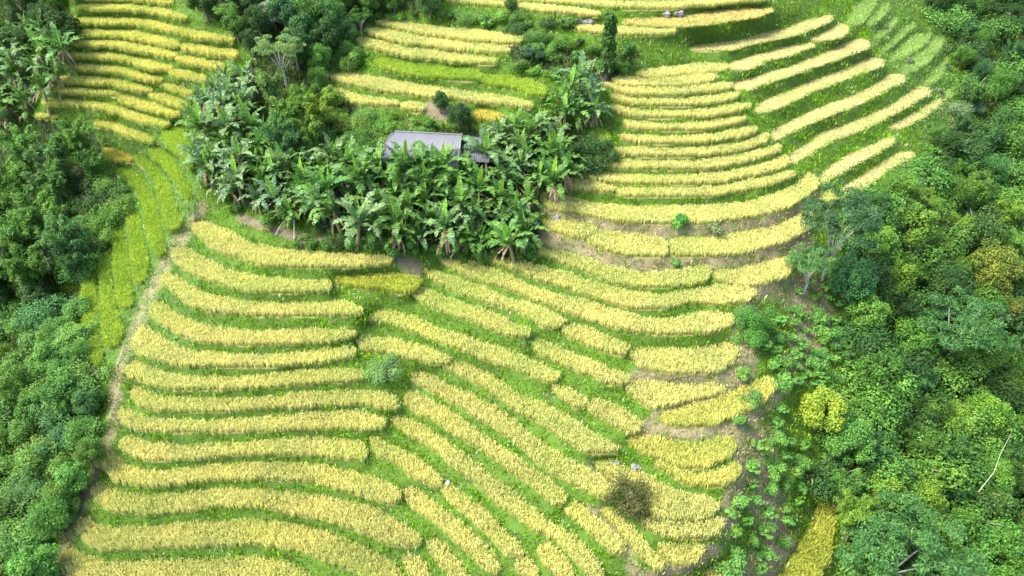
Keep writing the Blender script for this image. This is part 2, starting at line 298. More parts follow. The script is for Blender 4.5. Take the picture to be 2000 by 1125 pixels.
# ------------------------------------------------------------------ materials
def mat(name, rough=.75):
    m = bpy.data.materials.new(name); m.use_nodes = True; n = m.node_tree; b = n.nodes['Principled BSDF']; b.inputs['Roughness'].default_value = rough
    return m, n, b
def N(n, t, **k):
    x = n.nodes.new(t)
    for a, v in k.items(): setattr(x, a, v)
    return x
def ramp(n, src, stops):
    r = N(n, 'ShaderNodeValToRGB'); cr = r.color_ramp
    while len(cr.elements) < len(stops): cr.elements.new(.5)
    for e, (p, c) in zip(cr.elements, stops): e.position = p; e.color = (*c, 1)
    n.links.new(src, r.inputs[0]); return r.outputs[0]
def mix(n, fac, a, b, mode='MIX'):
    m = N(n, 'ShaderNodeMix', data_type='RGBA', blend_type=mode)
    for s, v in ((0, fac), (6, a), (7, b)):
        if isinstance(v, (int, float)): m.inputs[s].default_value = v
        elif isinstance(v, tuple): m.inputs[s].default_value = (*v, 1)
        else: n.links.new(v, m.inputs[s])
    return m.outputs[2]
def noise(n, scale, detail=3, space='pos'):
    g = N(n, 'ShaderNodeNewGeometry'); x = N(n, 'ShaderNodeTexNoise'); x.inputs['Scale'].default_value = scale; x.inputs['Detail'].default_value = detail
    n.links.new(g.outputs['Position'], x.inputs['Vector']); return x.outputs['Fac']
def leafy(m, n, b, col, trans=.3):
    n.links.new(col, b.inputs['Base Color']); out = n.nodes['Material Output']
    tr = N(n, 'ShaderNodeBsdfTranslucent'); n.links.new(col, tr.inputs[0]); mx = N(n, 'ShaderNodeMixShader'); mx.inputs[0].default_value = trans
    n.links.new(b.outputs[0], mx.inputs[1]); n.links.new(tr.outputs[0], mx.inputs[2]); n.links.new(mx.outputs[0], out.inputs[0])
def blade_mat(name, low, high, alt, jitter=.5):
    """grass or rice: colour runs up the blade (attribute 'up'), varies blade to blade"""
    m, n, b = mat(name, .7); at = N(n, 'ShaderNodeAttribute', attribute_name='up'); g = N(n, 'ShaderNodeNewGeometry')
    base = ramp(n, at.outputs['Fac'], [(0, low), (.45, tuple((x+y)/2 for x, y in zip(low, high))), (.9, high)])
    rj = ramp(n, g.outputs['Random Per Island'], [(0, (0, 0, 0)), (.55, (0, 0, 0)), (1, (1, 1, 1))])
    c = mix(n, rj, base, alt)
    tf = N(n, 'ShaderNodeAttribute', attribute_name='hill'); c = mix(n, 1.0, c, ramp(n, tf.outputs['Fac'], [(0, (.76,.79,.70)), (.35, (.97,.97,.95)), (1, (1.08,1.06,1.1))]), 'MULTIPLY')
    gr = ramp(n, noise(n, .22, 4), [(.45, (0,0,0)), (.75, (.5,.5,.5))]); c = mix(n, gr, c, tuple(x*y for x, y in zip(high, (.74,.92,.6))))
    v = ramp(n, noise(n, .35), [(.3, (.80, .86, .78)), (.7, (1.08, 1.04, 1.0))]); c = mix(n, 1.0, c, v, 'MULTIPLY')
    v2 = ramp(n, g.outputs['Random Per Island'], [(0, (1-jitter*.5,)*3), (1, (1+jitter*.4,)*3)]); c = mix(n, 1.0, c, v2, 'MULTIPLY')
    leafy(m, n, b, c, .3); b.inputs['Specular IOR Level'].default_value = .25; return m
RM = {'gold': blade_mat('ripe_rice', (.44,.47,.10), (.77,.74,.27), (.81,.77,.36), .25),
      'amber': blade_mat('amber_rice', (.34,.36,.05), (.74,.65,.14), (.62,.58,.13)),
      'lemon': blade_mat('lemon_rice', (.42,.46,.07), (.77,.73,.22), (.76,.73,.28), .3),
      'yellow': blade_mat('yellow_rice', (.40,.46,.06), (.77,.73,.20), (.74,.71,.26), .3),
      'olive': blade_mat('olive_rice', (.28,.38,.04), (.62,.63,.12), (.50,.54,.09)),
      'lime': blade_mat('unripe_rice', (.22,.38,.03), (.48,.61,.08), (.36,.52,.06)),
      'pale': blade_mat('pale_stubble', (.50,.46,.14), (.78,.64,.24), (.70,.60,.26)),
      'straw': blade_mat('cut_straw', (.50,.47,.20), (.75,.71,.32), (.66,.60,.27)),
      'mint': blade_mat('pale_grass', (.16,.32,.07), (.36,.55,.15), (.30,.48,.12))}
def grass_mat():
    m, n, b = mat('bank_grass', .7); at = N(n, 'ShaderNodeAttribute', attribute_name='up'); ct = N(n, 'ShaderNodeAttribute', attribute_name='tone'); g = N(n, 'ShaderNodeNewGeometry')
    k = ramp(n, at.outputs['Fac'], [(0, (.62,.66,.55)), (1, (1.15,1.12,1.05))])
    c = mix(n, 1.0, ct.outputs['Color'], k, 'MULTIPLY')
    v2 = ramp(n, g.outputs['Random Per Island'], [(0, (.55,.62,.6)), (.8, (1.2,1.12,1.1)), (1, (1.8,1.5,2.0))]); c = mix(n, 1.0, c, v2, 'MULTIPLY')
    leafy(m, n, b, c, .32); b.inputs['Specular IOR Level'].default_value = .25; return m
def ground_mat():
    m, n, b = mat('hillside', .95); mk = N(n, 'ShaderNodeAttribute', attribute_name='cover'); sp_ = N(n, 'ShaderNodeSeparateColor'); n.links.new(mk.outputs['Color'], sp_.inputs[0])
    n1 = noise(n, 1.3, 6); n2 = noise(n, 7, 5)
    grass = mix(n, n2, ramp(n, n1, [(.35, (.03,.085,.004)), (.65, (.06,.15,.005))]), (.07,.12,.01))
    dry = mix(n, n2, ramp(n, n1, [(.35, (.12,.11,.05)), (.65, (.30,.26,.15))]), (.15,.13,.06))
    earth = mix(n, n2, ramp(n, n1, [(.35, (.10,.08,.05)), (.65, (.20,.155,.10))]), (.13,.11,.065))
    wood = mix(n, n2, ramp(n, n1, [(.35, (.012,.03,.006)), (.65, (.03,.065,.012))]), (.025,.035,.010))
    tread = mix(n, n2, (.22,.17,.06), (.16,.18,.04))
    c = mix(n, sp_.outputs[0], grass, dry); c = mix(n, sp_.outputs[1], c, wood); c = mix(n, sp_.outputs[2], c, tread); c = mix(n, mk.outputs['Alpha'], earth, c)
    n.links.new(c, b.inputs['Base Color']); bp = N(n, 'ShaderNodeBump'); bp.inputs['Strength'].default_value = .6; bp.inputs['Distance'].default_value = .12
    n.links.new(n2, bp.inputs['Height']); n.links.new(bp.outputs[0], b.inputs['Normal']); return m
def leaf_mat(name, rough=.6, trans=.28, spec=.3, spread=.35):
    """foliage: the object's own colour, each leaf a little different, clumps lighter and darker, some yellowed leaves"""
    m, n, b = mat(name, rough); oi = N(n, 'ShaderNodeObjectInfo'); g = N(n, 'ShaderNodeNewGeometry')
    v = ramp(n, g.outputs['Random Per Island'], [(0, (1-spread,)*3), (.7, (1+spread*.5,)*3), (1, (1+spread*1.4, 1+spread*1.1, 1+spread))])
    c = mix(n, 1.0, oi.outputs['Color'], v, 'MULTIPLY')
    tc = N(n, 'ShaderNodeTexNoise'); tc.inputs['Scale'].default_value = 1.1; n.links.new(g.outputs['Position'], tc.inputs['Vector'])
    v3 = ramp(n, tc.outputs['Fac'], [(.3, (.72,.84,.86)), (.72, (1.35,1.18,.95))]); c = mix(n, 1.0, c, v3, 'MULTIPLY')
    leafy(m, n, b, c, trans); b.inputs['Specular IOR Level'].default_value = spec; return m
def plain(name, a, bcol, scale=6, rough=.8, bump=.4):
    m, n, b = mat(name, rough); f = noise(n, scale, 5); c = mix(n, f, a, bcol); n.links.new(c, b.inputs['Base Color'])
    bp = N(n, 'ShaderNodeBump'); bp.inputs['Strength'].default_value = bump; bp.inputs['Distance'].default_value = .03; n.links.new(f, bp.inputs['Height']); n.links.new(bp.outputs[0], b.inputs['Normal']); return m
M_GRASS = grass_mat(); M_GROUND = ground_mat(); M_LEAF = leaf_mat('tree_leaf'); M_BAN = leaf_mat('banana_leaf', .5, .35, .3, .35)
M_BARK = plain('bark', (.10,.08,.06), (.26,.22,.18)); M_PALEBARK = plain('pale_bark', (.28,.26,.22), (.45,.42,.37)); M_CULM = plain('bamboo_culm', (.16,.22,.10), (.34,.36,.22))
M_STEM = plain('banana_stem', (.16,.13,.07), (.24,.26,.10)); M_DEAD = plain('dead_leaf', (.10,.07,.04), (.30,.22,.13), 4)
M_TIN = plain('tin_roof', (.11,.115,.13), (.18,.18,.195), 1.2, .75, .1); M_TIN2 = plain('dark_tin', (.08,.08,.09), (.15,.15,.17), 1.5, .75, .1); M_WOODW = plain('timber', (.16,.11,.07), (.30,.22,.15), 3); M_STONE = plain('rock', (.10,.10,.10), (.26,.25,.24), 5, .85, .8)
M_WHITE = plain('white_plastic', (.45,.45,.45), (.6,.6,.6), 3, .5, .1)

# ------------------------------------------------------------------ mesh helpers
def npmesh(name, V, faces_n, idx, material, attrs=None, cols=None, smooth=False):
    """V (n,3); idx flat loop indices; faces_n = corners per face (int or array)"""
    V = np.ascontiguousarray(V, np.float32); idx = np.ascontiguousarray(idx, np.int32)
    me = bpy.data.meshes.new(name); me.vertices.add(len(V)); me.vertices.foreach_set('co', V.ravel())
    me.loops.add(len(idx)); me.loops.foreach_set('vertex_index', idx)
    if np.isscalar(faces_n): nf = len(idx)//faces_n; tot = np.full(nf, faces_n, np.int32)
    else: tot = np.asarray(faces_n, np.int32); nf = len(tot)
    st = np.concatenate([[0], np.cumsum(tot)[:-1]]).astype(np.int32)
    me.polygons.add(nf); me.polygons.foreach_set('loop_start', st); me.polygons.foreach_set('loop_total', tot)
    if smooth: me.polygons.foreach_set('use_smooth', np.ones(nf, bool))
    for k, a in (attrs or {}).items():
        at = me.attributes.new(k, 'FLOAT', 'POINT'); at.data.foreach_set('value', np.ascontiguousarray(a, np.float32))
    for k, a in (cols or {}).items():
        at = me.attributes.new(k, 'FLOAT_COLOR', 'POINT'); at.data.foreach_set('color', np.ascontiguousarray(a, np.float32).ravel())
    me.materials.append(material); me.update(); me.validate(); return me
def link(name, me, parent=None, color=None):
    o = bpy.data.objects.new(name, me); COL.objects.link(o)
    if parent: o.parent = parent
    if color: o.color = (*color, 1)
    return o
def tag(o, label=None, cat=None, group=None, kind=None):
    for k, v in (('label', label), ('category', cat), ('group', group), ('kind', kind)):
        if v: o[k] = v
    return o
def empty(name, loc, rz=0, sc=1.0):
    o = bpy.data.objects.new(name, None); COL.objects.link(o); o.location = loc; o.rotation_euler = (0, 0, rz); o.scale = (sc, sc, sc) if np.isscalar(sc) else sc
    return o
def tufts(points, nblade, nvar, hmin, hmax, wid, lean, spread, scale=None, flat=0):
    """many tufts of bent blades in one mesh: returns V, quads-as-tris idx, up attribute, tuft index per vertex"""
    T = []
    for k in range(nvar):
        a = rng.uniform(0, 2*np.pi, nblade); h = rng.uniform(hmin, hmax, nblade); ln = rng.uniform(.15, 1, nblade)*lean*h
        rx = rng.normal(0, spread, nblade); ry = rng.normal(0, spread, nblade)
        dxx, dyy = np.cos(a), np.sin(a); b2 = rng.uniform(0, np.pi, nblade); wx, wy = np.cos(b2)*wid/2, np.sin(b2)*wid/2
        mh = h*rng.uniform(.6, .85, nblade); th = h*rng.uniform(.8, 1.05, nblade)
        base = np.stack([rx, ry, -.03+0*rx], -1); m1 = np.stack([rx+dxx*ln*.45+wx, ry+dyy*ln*.45+wy, mh], -1); m2 = np.stack([rx+dxx*ln*.45-wx, ry+dyy*ln*.45-wy, mh], -1)
        tip = np.stack([rx+dxx*ln, ry+dyy*ln, th*(1-.25*ln/np.maximum(h, .01))], -1)
        T.append(np.stack([base, m1, m2, tip], 1).reshape(-1, 3))
    T = np.stack(T); n = len(points); k = rng.integers(0, nvar, n); th = rng.uniform(0, 2*np.pi, n); s = rng.uniform(.8, 1.2, n)*(1 if scale is None else scale)
    B = T[k]*s[:, None, None]; c, s_ = np.cos(th)[:, None], np.sin(th)[:, None]
    X = B[..., 0]*c - B[..., 1]*s_; Yv = B[..., 0]*s_ + B[..., 1]*c
    V = np.stack([X, Yv, B[..., 2]], -1) + points[:, None, :]
    nb = n*nblade; o = (np.arange(nb)*4)[:, None]; idx = (o + np.array([0, 1, 2, 2, 1, 3])[None]).ravel()
    up = np.tile(np.array([0, .65, .65, 1.]), nb); return V.reshape(-1, 3), idx, up, np.repeat(np.arange(n), nblade*4)
def r2(n, seed=0.):
    g = 1.32471795724; i = np.arange(1, n+1); return (seed+i/g) % 1, (seed*.7+i/(g*g)) % 1

# ------------------------------------------------------------------ the hillside
H, W = UU.shape
verts = np.stack([GX, GY, ZG], -1)
frame = (UU > -200) & (UU < 2200)
rough = rng.normal(0, .02, UU.shape)*(LAB < 0)
verts[..., 2] += rough
q = (np.arange(H-1)[:, None]*W + np.arange(W-1)[None]).ravel()
idx = np.stack([q, q+W, q+W+1, q+1], -1).ravel()
cover = np.stack([drymask(UU, VV), woodmask(UU, VV).astype(float), (LAB >= 0).astype(float), 1-earthmask(UU, VV)], -1).reshape(-1, 4)
hill = link('hillside', npmesh('hillside', verts.reshape(-1, 3), 4, idx, M_GROUND, cols={'cover': cover}, smooth=True)); tag(hill, kind='structure')

# ------------------------------------------------------------------ rice and straw fields, one object each
ORD = ['topmost','second','third','fourth','fifth','sixth','seventh','eighth','ninth','tenth','eleventh','twelfth','thirteenth','fourteenth','fifteenth','sixteenth','seventeenth','eighteenth','nineteenth','twentieth',
 'twenty-first','twenty-second','twenty-third','twenty-fourth','twenty-fifth','twenty-sixth','twenty-seventh','twenty-eighth','twenty-ninth','thirtieth']
PLACE = {'L':'down the upper left terraces','M':'down the terraces above the tin roof','R':'down the curved terraces right of the banana grove',
 'S':'down the harvested right flank','G':'down the lime green left flank','B':'down the lower left stack','C':'down the slanting central terraces','D':'down the lower right edge of the slope','P':'down the upper right corner beside the wood'}
LOOK = {'gold':'golden ripe rice strip','yellow':'bright yellow rice strip','amber':'deep amber rice patch','lime':'lime green unripe rice strip','lemon':'lemon yellow rice strip','olive':'olive yellow rice strip','pale':'pale cut rice strip','straw':'strip of pale cut straw','mint':'pale mint green grassy terrace'}
GRP = {'L':'rice strips of the upper left terraces','M':'rice strips above the house','R':'curved rice strips on the right','S':'harvested straw strips','G':'lime green strips on the left flank','B':'rice strips of the lower left stack','C':'slanting central rice strips','D':'rice strips at the lower right edge','P':'grassy terraces by the wood'}
def cen(f):
    m = f[1][len(f[1])//2]; return (m[0], (m[1]+m[2])/2) if f[3] == 'x' else ((m[1]+m[2])/2, m[0])
order = {}
for b in GRP:
    l = sorted([i for i, f in enumerate(FIELDS) if f[0] == b], key=lambda i: cen(FIELDS[i])[1])
    for k, i in enumerate(l): order[i] = k
for i, f in enumerate(FIELDS):
    pts = np.array(f[1], float)
    if f[3] == 'x': u0, u1, v0, v1 = pts[0, 0], pts[-1, 0], pts[:, 1].min(), pts[:, 2].max()
    else: u0, u1, v0, v1 = pts[:, 1].min(), pts[:, 2].max(), pts[0, 0], pts[-1, 0]
    ca = float(cellarea(*[np.array([c]) for c in cen(f)])[0]); dens = {'straw':55,'pale':60,'mint':40}.get(f[2], 78)
    n = int((u1-u0)*(v1-v0)*ca*dens); a, b = r2(max(n, 10), i*.137)
    uu = u0+a*(u1-u0); vv = v0+b*(v1-v0); ok = inside(f, uu, vv, True); uu, vv = uu[ok], vv[ok]
    if len(uu) < 3: print('empty', i, f[0]); continue
    P = ground(uu, vv); P[:, :2] += rng.normal(0, .018, (len(P), 2))
    h = HT[f[2]]
    if f[2] == 'straw': V, ix, up, ti = tufts(P, 8, 8, .03, .14, .035, 3.0, .10)
    elif f[2] in ('pale', 'mint'): V, ix, up, ti = tufts(P, 9, 8, h*.5, h*1.2, .035, .9, .08)
    else: V, ix, up, ti = tufts(P, 12, 10, h*.85, h*1.08, .03, .36, .06)
    me = npmesh('rice_field', V, 3, ix, RM[f[2]], {'up': up, 'hill': rng.uniform(0, 1, len(P))[ti]})
    nm = {'straw':'straw_terrace','pale':'stubble_terrace','mint':'grass_terrace'}.get(f[2], 'rice_terrace')
    c = ground(*cen(f)); me.transform(__import__('mathutils').Matrix.Translation(-Vector(c))); o = link(nm, me); o.location = c
    k = order[i]; lab = '%s, %s %s' % (LOOK[f[2]], ORD[k], PLACE[f[0]])
    tag(o, lab, {'straw':'straw field','pale':'straw field','mint':'grass terrace'}.get(f[2], 'rice field'), GRP[f[0]])

# ------------------------------------------------------------------ grass of the banks (nobody could count it)
def bankgrass():
    n = 430000; a, b = r2(n, .31); uu = -120+a*2240; vv = -40+b*1240
    ar = cellarea(uu, vv); ar /= np.percentile(ar, 99); ok = rng.uniform(0, 1, n) < ar*.85
    uu, vv = uu[ok], vv[ok]; fin = np.zeros(len(uu), bool)
    for f in FIELDS: fin |= inside(f, uu, vv, True)
    wm = woodmask(uu, vv); dm = drymask(uu, vv); em = earthmask(uu, vv)
    nz = (np.sin(uu*.031+np.sin(vv*.043)*2)+np.sin(vv*.057+uu*.013+1.7))*.25+.5; nz2 = (np.sin(uu*.11+vv*.07)+np.sin(vv*.16-uu*.05))*.25+.5
    keep = ~fin & (~wm | (rng.uniform(0, 1, len(uu)) < .35)) & (rng.uniform(0, 1, len(uu)) > em*.95)
    uu, vv, wm, dm, nz, nz2 = [x[keep] for x in (uu, vv, wm, dm, nz, nz2)]; P = ground(uu, vv); n = len(uu); print('grass tufts', n)
    tone = np.array([.155,.36,.006])[None]*(.75+.5*nz[:, None]) + np.array([.06,.045,.0])[None]*nz2[:, None]
    weed = rng.uniform(0, 1, n) < .06*nz2; tone[weed] = (.40, .52, .24)
    nz3 = np.sin(uu*.21+np.sin(vv*.19)*2.2)*np.sin(vv*.24+np.sin(uu*.13)*2); tone *= (1+.3*nz3)[:, None]; tuftdark = rng.uniform(0, 1, n) < .25; tone[tuftdark] = tone[tuftdark]*np.array([.5,.7,.7])
    pale = poly_in(uu, vv, [(1640,-40),(1800,-40),(1860,80),(1860,170),(1800,230),(1720,110)]) | poly_in(uu, vv, [(1780,230),(1860,200),(1900,260),(1800,320)]); tone[pale] = tone[pale]*.6+np.array([.06,.12,.05])
    far = np.clip((260-vv)/260, 0, 1)[:, None]; tone = tone*(1-.25*far)+np.array([.14,.28,.04])*.25*far
    d = (rng.uniform(0, 1, n) < dm*.8); tone[d] = np.array([.52,.44,.26])*rng.uniform(.6, 1.2, (d.sum(), 1))
    b2 = ~d & (rng.uniform(0, 1, n) < .025); tone[b2] = (.34,.27,.13)
    bund = (uu < 390) & (vv > 245) & (vv < 720) & (uu > 160) & ~wm & (rng.uniform(0, 1, n) < .7); tone[bund] = np.array([.24,.46,.13])*rng.uniform(.6, 1.3, (bund.sum(), 1))
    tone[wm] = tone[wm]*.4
    sc = np.where(d, .8, np.where(weed, 1.35, 1.0))*(.8+.5*nz2)*np.where(wm, 2.0, 1)
    V, ix, up, ti = tufts(P, 8, 14, .07, .24, .042, .8, .11, sc)
    C = np.concatenate([tone[ti], np.ones((len(ti), 1))], 1)
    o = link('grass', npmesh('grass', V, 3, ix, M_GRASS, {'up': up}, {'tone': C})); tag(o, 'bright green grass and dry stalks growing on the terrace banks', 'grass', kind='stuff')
bankgrass()

# ------------------------------------------------------------------ trees and plants
def tube(P, r0, r1, sides=6):
    P = np.asarray(P, float); n = len(P); V = []; F_ = []
    for i in range(n):
        d = P[min(i+1, n-1)]-P[max(i-1, 0)]; d /= np.linalg.norm(d)+1e-9; a = np.cross(d, [0, 0, 1.]) if abs(d[2]) < .95 else np.cross(d, [1., 0, 0]); a /= np.linalg.norm(a); b = np.cross(d, a); r = r0+(r1-r0)*i/(n-1)
        for k in range(sides):
            t_ = 2*np.pi*k/sides; V.append(P[i]+r*(np.cos(t_)*a+np.sin(t_)*b))
    for i in range(n-1):
        for k in range(sides): F_ += [i*sides+k, i*sides+(k+1) % sides, (i+1)*sides+(k+1) % sides, (i+1)*sides+k]
    return np.array(V), np.array(F_)
def join(parts):
    Vs, Is, o = [], [], 0
    for V, I in parts: Vs.append(V); Is.append(I+o); o += len(V)
    return np.concatenate(Vs), np.concatenate(Is)
def leaves(C, Nrm, ln, wd, jitter=.5, droop=0):
    """one rhombic leaf (quad) per centre, roughly facing Nrm"""
    n = len(C); Nn = Nrm + rng.normal(0, jitter, (n, 3)); Nn /= np.linalg.norm(Nn, axis=1)[:, None]
    a = rng.normal(0, 1, (n, 3)); a[:, 2] -= droop; a -= (a*Nn).sum(1)[:, None]*Nn; a /= np.linalg.norm(a, axis=1)[:, None]+1e-9; b = np.cross(Nn, a)
    L = ln*rng.uniform(.6, 1.3, (n, 1)); Wd = wd*rng.uniform(.6, 1.3, (n, 1))
    V = np.stack([C-a*L/2, C+b*Wd/2, C+a*L/2-Nn*L*.12, C-b*Wd/2], 1).reshape(-1, 3); return V, np.arange(n*4)
def branchy(top, n, R0, H0, H1, r, seedrise=.6):
    parts = [tube([(0, 0, -.6), (rng.normal(0, .08), rng.normal(0, .08), H0*.5), top], r, r*.55)]
    ends = []
    for k in range(n):
        a = 2*np.pi*(k+rng.uniform(-.3, .3))/n; l = R0*rng.uniform(.5, .95); z1 = rng.uniform(H0, H1); st = np.array(top)*rng.uniform(.6, 1.0); mid = st*.5+np.array([math.cos(a)*l, math.sin(a)*l, z1])*.5+np.array([0, 0, .2*seedrise]); e = np.array([math.cos(a)*l, math.sin(a)*l, z1])
        parts.append(tube([st, mid, e], r*.4, r*.12, 5)); ends.append(e)
    return join(parts), ends
def mk_broad(R_=1.0, Hc=2.2, squash=.8, nl=26, per=260, leaf=.17, asp=.55, shell=.35, flat=0.):
    """uneven round crown: lumps of leaves over the branches"""
    (tv, ti), ends = branchy((rng.normal(0, .1), rng.normal(0, .1), Hc*.6), 7, R_*.8, Hc*.7, Hc+R_*.4, .09*R_+.03)
    C, Nn = [], []
    for k in range(nl):
        ph = rng.uniform(0, 2*np.pi); ct = rng.uniform(-.8, 1); st = math.sqrt(max(0, 1-ct*ct)); rr = R_*rng.uniform(.55, .92)
        c = np.array([rr*st*math.cos(ph), rr*st*math.sin(ph), Hc+rr*ct*squash]); lr = R_*rng.uniform(.15, .42); m = int(per*rng.uniform(.6, 1.3)*(lr/R_/.3)**1.4)
        d = rng.normal(0, 1, (m, 3)); d[:, 2] += .35; d /= np.linalg.norm(d, axis=1)[:, None]; d2 = d*np.array([1, 1, 1-flat])
        C.append(c + d2*lr*rng.uniform(1-shell, 1.08, (m, 1))); Nn.append(d*.8+np.array([0, 0, .6]))
    C = np.concatenate(C); Nn = np.concatenate(Nn); return (tv, ti), leaves(C, Nn, leaf, leaf*asp, .75)
def mk_airy(R_=1.6, Hc=3.0, nd=34, per=170, forkN=9):
    """open layered crown of fine feathery foliage on visible limbs"""
    (tv, ti), ends = branchy((rng.normal(0, .2), rng.normal(0, .2), Hc*.55), forkN, R_*.8, Hc*.8, Hc+.5, .10)
    C, Nn = [], []
    for k in range(nd):
        a = rng.uniform(0, 2*np.pi); l = R_*math.sqrt(rng.uniform(.02, 1)); c = np.array([math.cos(a)*l, math.sin(a)*l, Hc+.55*(1-(l/R_)**2)*rng.uniform(.2, 1.3)+rng.normal(0, .38)]); lr = rng.uniform(.2, .5)
        m = int(per*rng.uniform(.7, 1.3)); rr = lr*np.sqrt(rng.uniform(0, 1, m)); t_ = rng.uniform(0, 2*np.pi, m)
        C.append(c+np.stack([rr*np.cos(t_), rr*np.sin(t_), -rr**2*.9+rng.normal(0, .05, m)], -1)); Nn.append(np.stack([rr*np.cos(t_)*.8, rr*np.sin(t_)*.8, np.full(m, .8)], -1))
    C = np.concatenate(C); Nn = np.concatenate(Nn); return (tv, ti), leaves(C, Nn, .15, .045, .5)
def mk_bamboo(nc=22, Hh=4.4, R_=1.9, spr=30):
    """clump of arching culms with drooping sprays"""
    cul, C, Nn = [], [], []
    for k in range(nc):
        a = rng.uniform(0, 2*np.pi); bl = rng.uniform(.25, 1)*R_; h = Hh*rng.uniform(.65, 1); b0 = rng.normal(0, .18, 2); ts = np.linspace(0, 1, 8)
        P = np.stack([b0[0]+math.cos(a)*bl*ts**2.2, b0[1]+math.sin(a)*bl*ts**2.2, h*(1.25*ts-.38*ts**3)-.4*(1-ts)], -1); cul.append(tube(P, .035, .008, 5))
        for s in range(spr):
            t_ = rng.uniform(.38, 1); c = np.array([np.interp(t_, ts, P[:, j]) for j in range(3)]); ln = rng.uniform(.25, .6)*(1.2-t_*.6); aa = rng.uniform(0, 2*np.pi); m = 17; tt = np.linspace(.1, 1, m)
            C.append(c+np.stack([np.cos(aa)*ln*tt, np.sin(aa)*ln*tt, ln*(.25*tt-.75*tt**2)], -1)+rng.normal(0, .06, (m, 3))); Nn.append(np.tile([math.cos(aa)*.5, math.sin(aa)*.5, .7], (m, 1)))
    C = np.concatenate(C); Nn = np.concatenate(Nn); return join(cul), leaves(C, Nn, .24, .05, .45, 1.2)
def mk_shrub(R_=.7, n=1500, leaf=.13, nl=9, asp=.6):
    C, Nn = [], []
    st = [tube([(0, 0, -.2), (rng.normal(0, .1)*R_, rng.normal(0, .1)*R_, R_*.5), (rng.normal(0, .4)*R_, rng.normal(0, .4)*R_, R_*.9)], .035, .012, 5) for _ in range(5)]
    for k in range(nl):
        c = np.array([rng.normal(0, .42)*R_, rng.normal(0, .42)*R_, R_*rng.uniform(.25, .75)]); m = n//nl; d = rng.normal(0, 1, (m, 3)); d[:, 2] += .4; d /= np.linalg.norm(d, axis=1)[:, None]
        C.append(c+d*R_*rng.uniform(.22, .5, (m, 1))); Nn.append(d+np.array([0, 0, .6]))
    C = np.concatenate(C); Nn = np.concatenate(Nn); return join(st), leaves(C, Nn, leaf, leaf*asp, .45)
def mk_cassava():
    C, Nn = [], []; st = []
    for k in range(5):
        a = rng.uniform(0, 2*np.pi); e = np.array([math.cos(a)*rng.uniform(.05, .3), math.sin(a)*rng.uniform(.05, .3), rng.uniform(.45, .8)]); st.append(tube([(0, 0, -.1), e*.5, e], .02, .01, 5))
        for j in range(9):
            b = rng.uniform(0, 2*np.pi); c = e+np.array([math.cos(b)*.2, math.sin(b)*.2, rng.uniform(-.12, .12)]); m = 7; f = np.linspace(0, 2*np.pi, m, endpoint=False)
            C.append(c+np.stack([np.cos(f)*.07, np.sin(f)*.07, -.02+0*f], -1)); Nn.append(np.tile([math.cos(b)*.4, math.sin(b)*.4, .9], (m, 1)))
    C = np.concatenate(C); Nn = np.concatenate(Nn); return join(st), leaves(C, Nn, .17, .07, .3)
def mk_column():
    C, Nn = [], []; H0 = 4.2
    for k in range(46):
        z = rng.uniform(.5, H0); rr = .62*(1-.45*z/H0)*rng.uniform(.5, 1.1); a = rng.uniform(0, 2*np.pi); c = np.array([math.cos(a)*rr*.7, math.sin(a)*rr*.7, z]); m = 150; d = rng.normal(0, 1, (m, 3)); d /= np.linalg.norm(d, axis=1)[:, None]
        C.append(c+d*rng.uniform(.15, .38)*rng.uniform(.6, 1.05, (m, 1))); Nn.append(d+np.array([0, 0, .3]))
    C = np.concatenate(C); Nn = np.concatenate(Nn); return tube([(0, 0, -.4), (.05, 0, 2), (0, .05, 4.0)], .13, .04), leaves(C, Nn, .17, .1, .45)
def banana_leaf(az, L, lift, arch, wid, tear):
    """arching blade, split along its side veins into ragged strips"""
    n = 15; ts = np.linspace(0, 1, n+1); el = lift-arch*ts**1.3; step = L/n; P = [np.zeros(3)]; D = []
    for i in range(n):
        d = np.array([math.cos(az)*math.cos(el[i]), math.sin(az)*math.cos(el[i]), math.sin(el[i])]); D.append(d); P.append(P[-1]+d*step)
    P = np.array(P); D.append(D[-1]); side = np.array([-math.sin(az), math.cos(az), 0]); V, I = [], []
    for s in (-1, 1):
        for i in range(1, n):
            wv = wid*math.sin(math.pi*min(1, (.06+.97*ts[i]))**.75)**.7 if ts[i] < .97 else .03; t0 = P[i]; t1 = P[i+1]; nn = np.cross(D[i], side); nn = nn if nn[2] > 0 else -nn
            sag = rng.uniform(-.75, .2)*tear - .1 ; sk = D[i]*rng.uniform(.0, .35)*wid*tear; cut = 1-(rng.uniform(0, .42)*tear); o = len(V)
            e0 = t0+side*s*wv*cut+nn*(wv*(.25+sag))+sk+D[i]*wv*.12; e1 = t1*(1-.15*tear)+t0*.15*tear+side*s*wv*cut+nn*(wv*(.25+sag))+sk+D[i]*wv*.12
            V += [t0, t1, e1, e0]; I += [o, o+1, o+2, o+3]
    rb = tube(P, .028, .006, 4); return (np.array(V), np.array(I)), rb
